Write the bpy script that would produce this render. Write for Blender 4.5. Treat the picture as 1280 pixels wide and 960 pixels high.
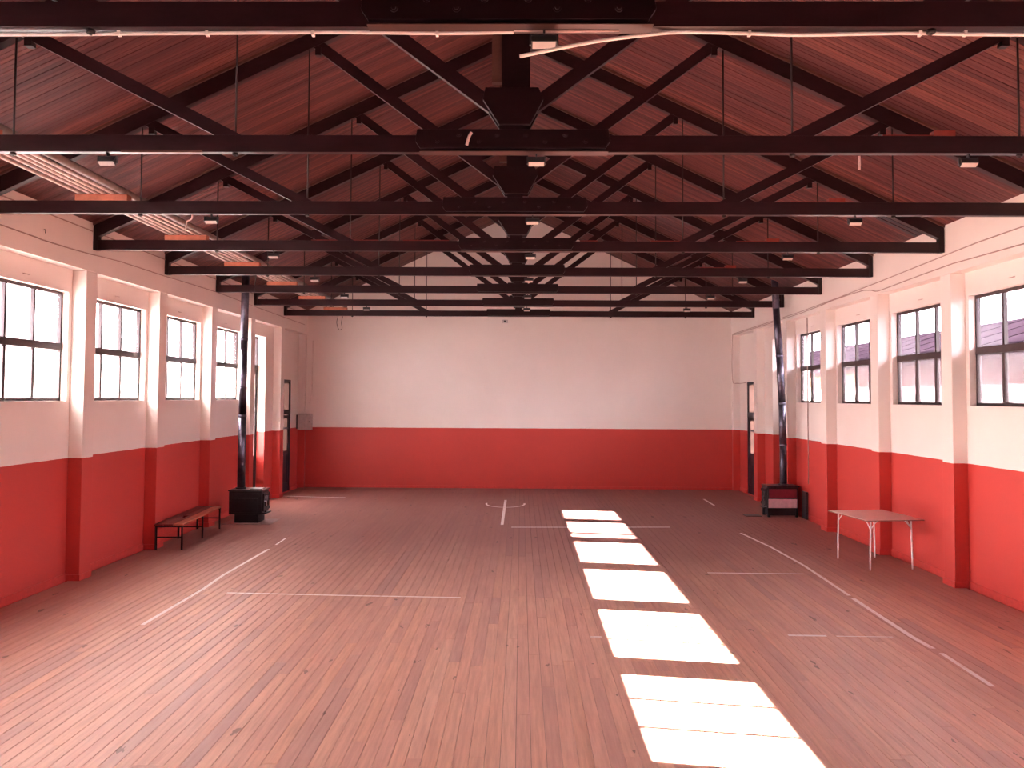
import bpy, math, random
from mathutils import Vector, Matrix

random.seed(7)
SC = bpy.context.scene
for o in list(bpy.data.objects):
    bpy.data.objects.remove(o, do_unlink=True)
COL = SC.collection

# ------------------------------------------------------------------ camera
yaw, pitch, roll = -0.01174, 0.038805, -0.00534
cy_, sy_ = math.cos(yaw), math.sin(yaw)
cp_, sp_ = math.cos(pitch), math.sin(pitch)
cr_, sr_ = math.cos(roll), math.sin(roll)
A = Matrix(((cy_, -sy_, 0), (sy_, cy_, 0), (0, 0, 1)))
B = Matrix(((1, 0, 0), (0, cp_, sp_), (0, -sp_, cp_)))
C = Matrix(((cr_, 0, -sr_), (0, 1, 0), (sr_, 0, cr_)))
M = C @ B @ A
cam_data = bpy.data.cameras.new('camera')
cam = bpy.data.objects.new('camera', cam_data)
COL.objects.link(cam)
CAM = Vector((0.0825, -2.0874, 2.5611))
rx, fw, upv = M[0], M[1], M[2]
mw = Matrix(((rx[0], upv[0], -fw[0], CAM.x), (rx[1], upv[1], -fw[1], CAM.y), (rx[2], upv[2], -fw[2], CAM.z), (0, 0, 0, 1)))
cam.matrix_world = mw
cam_data.sensor_width = 36.0
cam_data.lens = 36.0 * 1000.0 / 1280.0
cam_data.shift_y = (457.68 - 480.0) / 1280.0
cam_data.clip_start = 0.05
SC.camera = cam

# ------------------------------------------------------------------ light, sky, exposure
SKY_COL, SKY_STR = (1.0, 0.92, 0.98), 7.5
SUN_STR, SUN_DIR = 72.0, Vector((1.0, -0.155, -0.447))
world = bpy.data.worlds.new('hazy_sky')
SC.world = world
world.use_nodes = True
bg = world.node_tree.nodes['Background']
bg.inputs[0].default_value = (*SKY_COL, 1)
bg.inputs[1].default_value = SKY_STR
sun_data = bpy.data.lights.new('sun', 'SUN')
sun_data.energy = SUN_STR
sun_data.angle = math.radians(0.25)
sun_data.color = (1.0, 0.93, 0.86)
sun = bpy.data.objects.new('sun', sun_data)
COL.objects.link(sun)
sun.rotation_euler = SUN_DIR.to_track_quat('-Z', 'Y').to_euler()
sun.location = (-30, 12, 16)
SC.view_settings.view_transform = 'Standard'
SC.view_settings.look = 'None'
SC.view_settings.gamma = 1.0
SC.view_settings.use_curve_mapping = False
SC.view_settings.exposure = 2.12
SC.cycles.use_denoising = True
SC.cycles.max_bounces = 14
SC.cycles.diffuse_bounces = 8
SC.cycles.transparent_max_bounces = 16
SC.cycles.caustics_reflective = True
SC.cycles.caustics_refractive = False
SC.cycles.sample_clamp_indirect = 12.0

# ------------------------------------------------------------------ dimensions
S = 2.27868            # truss spacing
HW, RW, OW = 6.0, 6.2, 6.48     # pilaster face, recess wall face, outer face
DADO = 1.6866
BAND = 4.305
YF, YB = -3.0, 20.5
TB, TT = 4.6167, 4.7621
SL = 0.472
CEIL0 = 7.83
WZ0, WZ1 = 2.475, 3.985
def ceil_z(x): return CEIL0 - SL * abs(x)

# ------------------------------------------------------------------ mesh helpers
class MB:
    def __init__(self):
        self.v, self.f, self.sm = [], [], []
    def add(self, vs, fs, smooth=False):
        b = len(self.v)
        self.v += [tuple(p) for p in vs]
        for f in fs:
            self.f.append([b + i for i in f]); self.sm.append(smooth)
        return self
    def box(self, x0, x1, y0, y1, z0, z1):
        vs = [(x0, y0, z0), (x1, y0, z0), (x1, y1, z0), (x0, y1, z0), (x0, y0, z1), (x1, y0, z1), (x1, y1, z1), (x0, y1, z1)]
        return self.add(vs, [(0, 3, 2, 1), (4, 5, 6, 7), (0, 1, 5, 4), (1, 2, 6, 5), (2, 3, 7, 6), (3, 0, 4, 7)])
    def cbox(self, x0, x1, y0, y1, z0, z1, c):
        """box with chamfered vertical-direction top edges and sides (a soft-edged board)"""
        p = [(x0 + c, z0), (x1 - c, z0), (x1, z0 + c), (x1, z1 - c), (x1 - c, z1), (x0 + c, z1), (x0, z1 - c), (x0, z0 + c)]
        return self.prism_y(p, y0, y1)
    def prism_y(self, prof, y0, y1):
        """profile in XZ (any order) extruded along Y"""
        a = sum(prof[i][0] * prof[(i + 1) % len(prof)][1] - prof[(i + 1) % len(prof)][0] * prof[i][1] for i in range(len(prof)))
        if a < 0: prof = prof[::-1]
        n = len(prof)
        vs = [(x, y0, z) for x, z in prof] + [(x, y1, z) for x, z in prof]
        fs = [tuple(range(n)), tuple(range(2 * n - 1, n - 1, -1))]
        fs += [(i + n, (i + 1) % n + n, (i + 1) % n, i) for i in range(n)]
        return self.add(vs, fs)
    def prism_x(self, prof, x0, x1):
        """profile in YZ extruded along X"""
        a = sum(prof[i][0] * prof[(i + 1) % len(prof)][1] - prof[(i + 1) % len(prof)][0] * prof[i][1] for i in range(len(prof)))
        if a < 0: prof = prof[::-1]
        n = len(prof)
        vs = [(x0, y, z) for y, z in prof] + [(x1, y, z) for y, z in prof]
        fs = [tuple(range(n - 1, -1, -1)), tuple(range(n, 2 * n))]
        fs += [(i, (i + 1) % n, (i + 1) % n + n, i + n) for i in range(n)]
        return self.add(vs, fs)
    def tube(self, pts, r, n=10, caps=True):
        pts = [Vector(p) for p in pts]
        rs = r if isinstance(r, (list, tuple)) else [r] * len(pts)
        vs, fs = [], []
        prev = None
        for i, p in enumerate(pts):
            if i == 0: d = pts[1] - p
            elif i == len(pts) - 1: d = p - pts[i - 1]
            else: d = (pts[i + 1] - p).normalized() + (p - pts[i - 1]).normalized()
            d.normalize()
            if prev is None:
                ref = Vector((0, 0, 1)) if abs(d.z) < 0.9 else Vector((1, 0, 0))
                u = d.cross(ref).normalized()
            else:
                u = (prev - d * prev.dot(d)).normalized()
            w = d.cross(u)
            prev = u
            for k in range(n):
                a = 2 * math.pi * k / n
                vs.append(p + (u * math.cos(a) + w * math.sin(a)) * rs[i])
        for i in range(len(pts) - 1):
            for k in range(n):
                a, b = i * n + k, i * n + (k + 1) % n
                fs.append((a, b, b + n, a + n))
        self.add(vs, fs, True)
        if caps:
            b = len(self.v) - len(vs)
            self.f.append([b + k for k in range(n - 1, -1, -1)]); self.sm.append(False)
            e = b + (len(pts) - 1) * n
            self.f.append([e + k for k in range(n)]); self.sm.append(False)
        return self
    def disc_y(self, x, y, z, r, t, n=8):
        return self.tube([(x, y, z), (x, y - t, z)], r, n)
    def build(self, name, mat, parent=None, origin=(0, 0, 0), bevel=0.0):
        ox, oy, oz = origin
        me = bpy.data.meshes.new(name)
        me.from_pydata([(x - ox, y - oy, z - oz) for x, y, z in self.v], [], self.f)
        me.polygons.foreach_set('use_smooth', self.sm)
        me.update()
        if mat: me.materials.append(mat)
        o = bpy.data.objects.new(name, me)
        COL.objects.link(o)
        if parent is not None: o.parent = parent
        else: o.location = origin
        if bevel:
            m = o.modifiers.new('bevel', 'BEVEL'); m.width = bevel; m.segments = 2; m.limit_method = 'ANGLE'
        return o

def tag(o, label=None, cat=None, group=None, kind=None):
    if label: o['label'] = label
    if cat: o['category'] = cat
    if group: o['group'] = group
    if kind: o['kind'] = kind
    return o
def empty(name, loc, label, cat, group=None, kind=None, rz=0.0):
    o = bpy.data.objects.new(name, None)
    COL.objects.link(o)
    o.location = loc
    o.rotation_euler = (0, 0, rz)
    o.empty_display_size = 0.1
    return tag(o, label, cat, group, kind)
def link_copy(src, name, parent, loc):
    o = bpy.data.objects.new(name, src.data)
    COL.objects.link(o); o.parent = parent; o.location = loc
    return o

# ------------------------------------------------------------------ materials
class NT:
    def __init__(self, name):
        self.m = bpy.data.materials.new(name); self.m.use_nodes = True
        self.t = self.m.node_tree; self.n = self.t.nodes; self.n.clear()
        self.out = self.n.new('ShaderNodeOutputMaterial')
    def node(self, typ, **kw):
        nd = self.n.new(typ)
        for k, v in kw.items():
            if k.startswith('i_'):
                key = k[2:]
                nd.inputs[int(key) if key.isdigit() else key].default_value = v
            else: setattr(nd, k, v)
        return nd
    def link(self, a, b): self.t.links.new(a, b)
    def coord(self, scale=(1, 1, 1), obj=False):
        if obj: src = self.node('ShaderNodeTexCoord').outputs['Object']
        else: src = self.node('ShaderNodeNewGeometry').outputs['Position']
        mp = self.node('ShaderNodeMapping'); mp.inputs['Scale'].default_value = scale
        self.link(src, mp.inputs['Vector']); return mp.outputs[0]
    def noise(self, vec, scale, detail=4, rough=0.55):
        nz = self.node('ShaderNodeTexNoise'); nz.inputs['Scale'].default_value = scale
        nz.inputs['Detail'].default_value = detail; nz.inputs['Roughness'].default_value = rough
        self.link(vec, nz.inputs['Vector']); return nz.outputs['Fac']
    def ramp(self, fac, stops):
        r = self.node('ShaderNodeValToRGB'); e = r.color_ramp.elements
        e[0].position, e[0].color = stops[0][0], (*stops[0][1], 1)
        e[1].position, e[1].color = stops[-1][0], (*stops[-1][1], 1)
        for p, c in stops[1:-1]:
            k = e.new(p); k.color = (*c, 1)
        self.link(fac, r.inputs[0]); return r.outputs[0]
    def mix(self, fac, a, b, blend='MIX'):
        x = self.node('ShaderNodeMix', data_type='RGBA', blend_type=blend)
        for s, v in ((x.inputs[0], fac), (x.inputs[6], a), (x.inputs[7], b)):
            if isinstance(v, (int, float)): s.default_value = v
            elif isinstance(v, tuple): s.default_value = (*v, 1) if len(v) == 3 else v
            else: self.link(v, s)
        return x.outputs[2]
    def math(self, op, a, b=None, clamp=False):
        m = self.node('ShaderNodeMath', operation=op); m.use_clamp = clamp
        for s, v in ((m.inputs[0], a), (m.inputs[1], b)):
            if v is None: continue
            if isinstance(v, (int, float)): s.default_value = v
            else: self.link(v, s)
        return m.outputs[0]
    def bump(self, h, strength=0.2, dist=0.01):
        b = self.node('ShaderNodeBump'); b.inputs['Strength'].default_value = strength; b.inputs['Distance'].default_value = dist
        self.link(h, b.inputs['Height']); return b.outputs[0]
    def principled(self, col, rough=0.6, metal=0.0, spec=0.5, normal=None):
        p = self.node('ShaderNodeBsdfPrincipled')
        for key, v in (('Base Color', col), ('Roughness', rough), ('Metallic', metal), ('Specular IOR Level', spec)):
            if isinstance(v, tuple): p.inputs[key].default_value = (*v, 1)
            elif isinstance(v, (int, float)): p.inputs[key].default_value = v
            else: self.link(v, p.inputs[key])
        if normal is not None: self.link(normal, p.inputs['Normal'])
        self.link(p.outputs[0], self.out.inputs[0]); return self.m

def simple(name, col, rough=0.6, metal=0.0, var=0.12, scale=14.0, spec=0.5, bump=0.05):
    t = NT(name); c = t.coord()
    n = t.noise(c, scale)
    lo = tuple(x * (1 - var) for x in col); hi = tuple(min(1, x * (1 + var)) for x in col)
    return t.principled(t.ramp(n, [(0.3, lo), (0.7, hi)]), rough, metal, spec, t.bump(n, bump, 0.004))

WHITE = (0.85, 0.765, 0.72)
RED = (0.56, 0.047, 0.038)
def wall_paint():
    t = NT('two_tone_wall_paint')
    g = t.node('ShaderNodeNewGeometry'); sep = t.node('ShaderNodeSeparateXYZ'); t.link(g.outputs['Position'], sep.inputs[0])
    c = t.coord()
    blot = t.noise(c, 0.9, 3); fine = t.noise(c, 26, 4); wob = t.noise(c, 5, 3)
    white = t.ramp(blot, [(0.3, tuple(x * 0.95 for x in WHITE)), (0.7, WHITE)])
    red = t.ramp(blot, [(0.3, (RED[0] * 0.92, RED[1] * 0.95, RED[2] * 0.95)), (0.7, RED)])
    edge = t.math('ADD', sep.outputs[2], t.math('MULTIPLY', t.math('SUBTRACT', wob, 0.5), 0.012))
    fac = t.math('GREATER_THAN', edge, DADO)
    scuff = t.math('MULTIPLY', t.math('GREATER_THAN', t.noise(t.coord((1, 1, 1.6)), 3.5, 6, 0.7), 0.69), 0.10)
    col = t.mix(fac, red, white)
    col = t.mix(scuff, col, t.mix(fac, (0.42, 0.06, 0.05), (0.62, 0.52, 0.46)))
    rough = t.math('SUBTRACT', 0.72, t.math('MULTIPLY', t.math('SUBTRACT', 1.0, fac), 0.22))
    return t.principled(col, rough, 0, 0.5, t.bump(fine, 0.12, 0.006))
M_WALL = wall_paint()
M_RED = simple('red_gloss_paint', RED, 0.45, var=0.1)
M_WHITE = simple('cream_paint', WHITE, 0.7, var=0.05)

def floor_wood():
    t = NT('worn_floor_boards')
    oi = t.node('ShaderNodeObjectInfo'); g = t.node('ShaderNodeNewGeometry')
    rnd = t.math('FRACT', t.math('ADD', t.math('MULTIPLY', oi.outputs['Random'], 7.31), g.outputs['Random Per Island']))
    off = t.node('ShaderNodeCombineXYZ'); t.link(t.math('MULTIPLY', rnd, 37.0), off.inputs[0]); t.link(t.math('MULTIPLY', rnd, 11.0), off.inputs[1])
    add = t.node('ShaderNodeVectorMath', operation='ADD'); t.link(g.outputs['Position'], add.inputs[0]); t.link(off.outputs[0], add.inputs[1])
    mp = t.node('ShaderNodeMapping'); mp.inputs['Scale'].default_value = (26, 1.5, 1); t.link(add.outputs[0], mp.inputs[0])
    grain = t.noise(mp.outputs[0], 1.0, 6, 0.62)
    mp2 = t.node('ShaderNodeMapping'); mp2.inputs['Scale'].default_value = (90, 5, 1); t.link(add.outputs[0], mp2.inputs[0])
    fine = t.noise(mp2.outputs[0], 1.0, 4, 0.6)
    base = t.ramp(rnd, [(0.0, (0.56, 0.335, 0.29)), (0.12, (0.66, 0.365, 0.29)), (0.35, (0.745, 0.41, 0.315)), (0.62, (0.78, 0.435, 0.33)), (0.85, (0.79, 0.435, 0.305)), (1.0, (0.82, 0.49, 0.37))])
    col = t.mix(t.math('MULTIPLY', t.math('SUBTRACT', 0.62, grain, True), 1.5), base, (0.38, 0.17, 0.13))
    col = t.mix(t.math('MULTIPLY', fine, 0.22), col, (0.45, 0.22, 0.17))
    wear = t.noise(t.coord((0.55, 0.28, 1)), 1.0, 5, 0.6)
    wfac = t.math('MULTIPLY', t.math('SUBTRACT', wear, 0.5, True), 3.4, True)
    col = t.mix(t.math('MULTIPLY', wfac, 0.6), col, (0.44, 0.27, 0.235))
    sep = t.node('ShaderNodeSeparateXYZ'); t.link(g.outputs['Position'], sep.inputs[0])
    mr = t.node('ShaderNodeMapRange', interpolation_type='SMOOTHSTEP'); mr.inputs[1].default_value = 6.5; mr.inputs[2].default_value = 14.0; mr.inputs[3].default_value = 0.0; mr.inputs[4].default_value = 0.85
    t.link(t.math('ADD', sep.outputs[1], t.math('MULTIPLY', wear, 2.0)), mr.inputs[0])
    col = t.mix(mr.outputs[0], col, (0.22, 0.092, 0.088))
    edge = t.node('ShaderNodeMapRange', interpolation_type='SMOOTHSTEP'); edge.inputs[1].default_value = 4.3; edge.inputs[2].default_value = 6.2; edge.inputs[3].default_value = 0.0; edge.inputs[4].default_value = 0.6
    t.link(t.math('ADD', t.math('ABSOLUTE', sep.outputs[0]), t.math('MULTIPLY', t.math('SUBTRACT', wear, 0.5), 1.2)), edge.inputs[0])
    col = t.mix(edge.outputs[0], col, (0.36, 0.14, 0.11))  # boards darker near the walls: grime plus corner shade put into the colour
    spot = t.noise(t.coord((7, 2.5, 1)), 1.0, 3, 0.5)
    sfac = t.math('MULTIPLY', t.math('GREATER_THAN', spot, 0.705), 0.6)
    col = t.mix(sfac, col, (0.06, 0.03, 0.026))
    rough = t.math('ADD', 0.36, t.math('MULTIPLY', wear, 0.26))
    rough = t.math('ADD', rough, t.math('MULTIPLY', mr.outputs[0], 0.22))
    h = t.math('ADD', t.math('MULTIPLY', grain, 0.7), t.math('MULTIPLY', fine, 0.3))
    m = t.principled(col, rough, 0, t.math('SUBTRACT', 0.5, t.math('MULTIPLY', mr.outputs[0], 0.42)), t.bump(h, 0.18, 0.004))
    p = t.n['Principled BSDF']; p.inputs['Coat Weight'].default_value = 0.05; p.inputs['Coat Roughness'].default_value = 0.3
    return m
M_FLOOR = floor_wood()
M_GAP = simple('dark_joint_under_boards', (0.03, 0.015, 0.012), 0.9)

def beam_wood(name, lo, hi, rough=0.6):
    t = NT(name)
    oi = t.node('ShaderNodeObjectInfo')
    c = t.coord((3, 3, 9), obj=True)
    n = t.noise(c, 1.2, 6, 0.65); n2 = t.noise(t.coord((1, 1, 1)), 1.7, 3)
    col = t.ramp(n, [(0.3, lo), (0.72, hi)])
    col = t.mix(t.math('MULTIPLY', n2, 0.35), col, tuple(x * 0.6 for x in lo))
    return t.principled(col, 0.36, 0, 0.30, t.bump(n, 0.08, 0.004))
M_BEAM = beam_wood('dark_creosoted_timber', (0.013, 0.0034, 0.0052), (0.034, 0.0098, 0.0125))
M_PLATE = beam_wood('black_brown_plate_timber', (0.008, 0.0020, 0.0032), (0.020, 0.0056, 0.0075))
M_BROWN = beam_wood('brown_post_timber', (0.085, 0.034, 0.027), (0.15, 0.066, 0.054))

M_SPLICE = beam_wood('bare_brown_splice_timber', (0.030, 0.012, 0.010), (0.075, 0.032, 0.027))

def ceil_wood():
    t = NT('stained_ceiling_boards')
    g = t.node('ShaderNodeNewGeometry')
    rnd = g.outputs['Random Per Island']
    off = t.node('ShaderNodeCombineXYZ'); t.link(t.math('MULTIPLY', rnd, 53.0), off.inputs[0])
    add = t.node('ShaderNodeVectorMath', operation='ADD'); t.link(g.outputs['Position'], add.inputs[0]); t.link(off.outputs[0], add.inputs[1])
    mp = t.node('ShaderNodeMapping'); mp.inputs['Scale'].default_value = (1.6, 40, 1.6); t.link(add.outputs[0], mp.inputs[0])
    n = t.noise(mp.outputs[0], 1.0, 5, 0.6)
    col = t.ramp(rnd, [(0.0, (0.062, 0.016, 0.018)), (0.4, (0.098, 0.025, 0.026)), (0.75, (0.130, 0.036, 0.034)), (1.0, (0.19, 0.060, 0.046))])
    col = t.mix(t.math('MULTIPLY', t.math('SUBTRACT', 0.6, n, True), 2.4), col, (0.040, 0.011, 0.012))
    big = t.noise(t.coord(), 0.8, 3)
    col = t.mix(t.math('MULTIPLY', t.math('SUBTRACT', big, 0.45, True), 1.2), col, (0.135, 0.036, 0.028))
    return t.principled(col, 0.55, 0, 0.3, t.bump(n, 0.2, 0.004))
M_CEIL = ceil_wood()
M_ROOF = simple('roof_sheet', (0.10, 0.06, 0.06), 0.7)
M_DARKBOARD = simple('blue_black_repair_board', (0.035, 0.028, 0.040), 0.6)
M_FRAME = simple('dark_brown_window_frame', (0.045, 0.022, 0.024), 0.5, var=0.3, scale=30)
M_DOOR = simple('navy_black_door_paint', (0.022, 0.020, 0.034), 0.45, var=0.2)
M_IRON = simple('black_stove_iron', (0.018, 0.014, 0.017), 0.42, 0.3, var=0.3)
M_IRONTOP = simple('worn_stove_top_plate', (0.07, 0.060, 0.066), 0.30, 0.7, var=0.3)
M_PIPE = simple('blued_steel_flue', (0.12, 0.11, 0.15), 0.40, 0.85, var=0.35, scale=8)
M_STOVE_RED = simple('dark_red_enamel', (0.20, 0.018, 0.035), 0.4, var=0.15)
M_STOVE_WHITE = simple('pale_pink_enamel', (0.62, 0.40, 0.44), 0.45, var=0.1)
M_STEEL = simple('painted_grey_steel_tube', (0.80, 0.76, 0.82), 0.35, 0.15, var=0.12)
M_TABLETOP = simple('pale_brown_laminate', (0.72, 0.53, 0.48), 0.30, var=0.08, scale=5)
M_EDGE = simple('table_edge_band', (0.20, 0.11, 0.09), 0.5)
M_BENCHDARK = simple('dark_varnished_bench_slat', (0.17, 0.030, 0.026), 0.5, var=0.3, scale=9, spec=0.2)
M_BENCHLIGHT = simple('orange_varnished_bench_slat', (0.40, 0.105, 0.060), 0.5, var=0.2, scale=9, spec=0.2)
M_ANGLE = simple('black_angle_iron', (0.02, 0.012, 0.014), 0.5, 0.4)
M_PVC = simple('white_plastic_conduit', (0.80, 0.70, 0.66), 0.45, var=0.06)
M_PALEPIPE = simple('pale_painted_pipe', (0.52, 0.40, 0.37), 0.45, var=0.15)
M_GREYPIPE = simple('dusty_grey_pipe', (0.20, 0.15, 0.14), 0.6, var=0.2)
M_BLOCK = simple('orange_softwood_block', (0.42, 0.135, 0.078), 0.6, var=0.15)
M_REDBLOCK = simple('red_painted_block', (0.22, 0.026, 0.016), 0.6, var=0.15)
M_GREYMETAL = simple('grey_metal_box', (0.50, 0.43, 0.42), 0.5, 0.3, var=0.12)
M_LAMPGREY = simple('dark_lamp_housing', (0.05, 0.045, 0.05), 0.5, 0.3)
M_LENS = simple('pale_lamp_lens', (0.50, 0.44, 0.42), 0.25, var=0.05)
M_CABLE = simple('painted_over_cable', (0.45, 0.30, 0.27), 0.6, var=0.1)
M_WIRE = simple('dark_wire', (0.016, 0.007, 0.008), 0.6)
M_BOLT = simple('rusty_bolt_head', (0.022, 0.009, 0.010), 0.45, 0.5)
M_RAG = simple('pale_knotted_rag', (0.62, 0.45, 0.42), 0.9, var=0.15, scale=60)
M_HEARTH = simple('dark_hearth_plate', (0.26, 0.14, 0.125), 0.5, 0.2, var=0.2)
def line_paint():
    t = NT('worn_white_court_paint')
    n = t.noise(t.coord((9, 3, 1)), 1.6, 6, 0.7)
    f = t.math('MULTIPLY', t.math('SUBTRACT', n, 0.56, True), 6, True)
    return t.principled(t.mix(f, (0.88, 0.80, 0.80), (0.60, 0.38, 0.32)), 0.6)
M_LINE = line_paint()

def glass(name, tint, haze, refr, gloss=0.06, rough=0.35, haze_col=(0.9, 0.86, 0.86)):
    t = NT(name)
    tr = t.node('ShaderNodeBsdfTransparent'); tr.inputs[0].default_value = (*tint, 1)
    gl = t.node('ShaderNodeBsdfGlossy'); gl.inputs['Roughness'].default_value = 0.05
    tl = t.node('ShaderNodeBsdfTranslucent'); tl.inputs[0].default_value = (*haze_col, 1)
    rf = t.node('ShaderNodeBsdfRefraction'); rf.inputs['Roughness'].default_value = rough; rf.inputs['IOR'].default_value = 1.12
    dirt = t.noise(t.coord((1.2, 1.2, 0.9)), 2.2, 4)
    m1 = t.node('ShaderNodeMixShader'); m1.inputs[0].default_value = refr
    t.link(tr.outputs[0], m1.inputs[1]); t.link(rf.outputs[0], m1.inputs[2])
    m2 = t.node('ShaderNodeMixShader')
    t.link(t.math('MULTIPLY', t.math('ADD', dirt, 0.5), haze, True), m2.inputs[0])
    t.link(m1.outputs[0], m2.inputs[1]); t.link(tl.outputs[0], m2.inputs[2])
    m3 = t.node('ShaderNodeMixShader'); m3.inputs[0].default_value = gloss
    t.link(m2.outputs[0], m3.inputs[1]); t.link(gl.outputs[0], m3.inputs[2])
    t.link(m3.outputs[0], t.out.inputs[0])
    return t.m
M_CLEAR = glass('clear_window_glass', (0.96, 0.96, 0.97), 0.0015, 0.0, gloss=0.03)
M_FROST = glass('frosted_window_glass', (0.9, 0.9, 0.92), 0.55, 1.0)
M_DOORGLASS = glass('dimmed_door_glass', (0.5, 0.45, 0.45), 2.5, 1.0, haze_col=(0.060, 0.042, 0.039))  # bench side door glass, dimmed in colour against the strong light outside
M_DOORGLASS2 = glass('part_dimmed_door_glass', (0.5, 0.45, 0.45), 2.5, 1.0, haze_col=(0.30, 0.23, 0.21))  # paler copy for the table side, makes up for weaker daylight there
M_DUSTY = glass('dusty_window_glass', (0.9, 0.88, 0.92), 0.035, 0.0, gloss=0.03)
M_FROST2 = glass('ribbed_window_glass', (0.9, 0.9, 0.92), 0.085, 1.0, gloss=0.03, rough=0.12, haze_col=(1.0, 0.84, 0.86))

# ------------------------------------------------------------------ outside ground and buildings
g = MB().box(-70, 70, -40, 120, -0.5, -0.25).build('ground', simple('pale_concrete_ground', (0.22, 0.19, 0.175), 0.9, var=0.1, scale=1.5))
tag(g, 'pale concrete ground outside the hall windows', 'ground', kind='structure')

def far_building(name, label, x0, x1, y0, y1, eave, ridge, mw_, mr, mlow, side, low, win):
    """long gabled block lying parallel to the hall; side = +1 right of it, -1 left"""
    e = empty(name, ((x0 + x1) / 2, (y0 + y1) / 2, -0.25), label, 'building', kind='thing')
    o = tuple(e.location)
    xm = (x0 + x1) / 2
    MB().prism_y([(x0, low), (x1, low), (x1, eave), (xm, ridge - 0.15), (x0, eave)], y0, y1).build('wall', mw_, e, o)
    MB().box(x0 - 0.05, x1 + 0.05, y0 - 0.05, y1 + 0.05, -0.25, low).build('plinth', mlow, e, o)
    face = x0 if side > 0 else x1
    r = MB()
    sl = (ridge - eave) / (xm - x0)
    for s in (-1, 1):
        xe = xm + s * (xm - x0 + 0.28)
        ze = ridge - sl * (xm - x0 + 0.28)
        n = 60
        for i in range(n):      # corrugated sheet in wide laps
            ya, yb = y0 - 0.6 + (y1 - y0 + 1.2) * i / n, y0 - 0.6 + (y1 - y0 + 1.2) * (i + 0.9) / n
            r.prism_y([(xm, ridge), (xe, ze), (xe, ze + 0.09), (xm, ridge + 0.09)], ya, yb)
        r.prism_y([(xm, ridge - 0.03), (xe, ze - 0.03), (xe, ze + 0.02), (xm, ridge + 0.02)], y0 - 0.6, y1 + 0.6)
    r.build('roof', mr, e, o)
    fas = MB().box(face - side * 0.26 - 0.04, face - side * 0.26 + 0.04, y0 - 0.6, y1 + 0.6, eave - sl * 0.28 - 0.10, eave - sl * 0.28 + 0.03)
    fas.build('fascia', mr, e, o)
    k = 0
    y = y0 + 2.0
    while y < y1 - 2:
        w = MB()
        fx = face - side * 0.03
        w.box(fx - 0.05, fx + 0.05, y, y + 1.3, win[0], win[1])
        f = w.build('window', M_FRAME, e, o)
        p = MB().box(fx - side * 0.06 - 0.01, fx - side * 0.06 + 0.01, y + 0.08, y + 0.61, win[0] + 0.08, win[1] - 0.08)
        p.box(fx - side * 0.06 - 0.01, fx - side * 0.06 + 0.01, y + 0.69, y + 1.22, win[0] + 0.08, win[1] - 0.08)
        p.build('pane', M_PANE_FAR, f, o)
        y += 3.6
    return e
M_PANE_FAR = simple('far_window_pane', (0.05, 0.05, 0.06), 0.2)
far_building('neighbouring_building', 'low building with dark purple roof and orange wall outside the table side windows',
             9.4, 15.6, 2.0, 88.0, 3.55, 4.50, simple('orange_render', (0.045, 0.012, 0.006), 0.9, var=0.25, scale=1.2, spec=0.05),
             simple('purple_grey_roof_sheet', (0.0055, 0.0034, 0.0052), 0.9, var=0.35, scale=1.2, spec=0.0), simple('white_plinth', (0.30, 0.27, 0.26), 0.9), 1, 2.85, (1.0, 2.3))
far_building('neighbouring_building', 'pale building with tiled roof outside the bench side windows',
             -34.0, -24.0, 4.0, 60.0, 4.6, 6.6, simple('pale_render', (0.16, 0.13, 0.12), 0.9, var=0.1, scale=1.2),
             simple('terracotta_roof', (0.14, 0.09, 0.08), 0.8, var=0.2, scale=1.2), simple('pale_plinth', (0.18, 0.16, 0.15), 0.9), -1, 1.6, (2.2, 3.6))

# ------------------------------------------------------------------ floor
fl = MB().box(-RW, RW, YF, YB, -0.25, -0.022).build('floor', M_GAP)
tag(fl, 'worn red-brown timber board floor with faded white court lines', 'floor', kind='structure')
BW = 0.1108
boards = []
nstrip = int(2 * RW / BW)
x = -RW + (2 * RW - nstrip * BW) / 2
for i in range(nstrip):
    xa = x + i * BW
    y = YF + random.uniform(-2.5, 0)
    while y < YB:
        L = random.uniform(1.9, 4.3)
        ya, yb = max(y, YF), min(y + L, YB)
        # a ragged row of butt joints crosses the middle of the hall
        if abs(xa + 0.1) < 2.4 and ya < 8.2 < yb and yb - ya > 0.8:
            j = 8.25 + random.choice((-0.45, -0.2, 0.0, 0.0, 0.06, 0.1, 0.35))
            if j - ya > 0.4:
                boards.append((xa, ya, j))
                y = j
                continue
        if yb - ya > 0.05: boards.append((xa, ya, yb))
        y += L
def seen_size(b):
    xa, ya, yb = b
    y0 = max(ya, 3.5)
    if yb < y0 + 0.2: return 0
    yc = (y0 + yb) / 2; d = yc - CAM.y
    if abs((xa - CAM.x) / d) > 0.66: return 0
    return (yb - y0) / d ** 3
boards.sort(key=seen_size, reverse=True)
gap = 0.0030
unit = MB()
for b in boards[300:]:
    dz = random.uniform(-0.0012, 0.0)
    unit.box(b[0] + gap / 2, b[0] + BW - gap / 2, b[1] + 0.001, b[2] - 0.001, -0.022, dz)
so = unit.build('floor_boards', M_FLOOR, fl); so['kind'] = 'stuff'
bv = MB()
c = 0.012
pr = [(-0.5, -0.022), (0.5, -0.022), (0.5, -0.0016), (0.5 - c, 0), (-0.5 + c, 0), (-0.5, -0.0016)]
bv.prism_y(pr, -0.5, 0.5)
me = bpy.data.meshes.new('floor_board'); me.from_pydata(bv.v, [], bv.f); me.materials.append(M_FLOOR); me.update()
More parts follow.
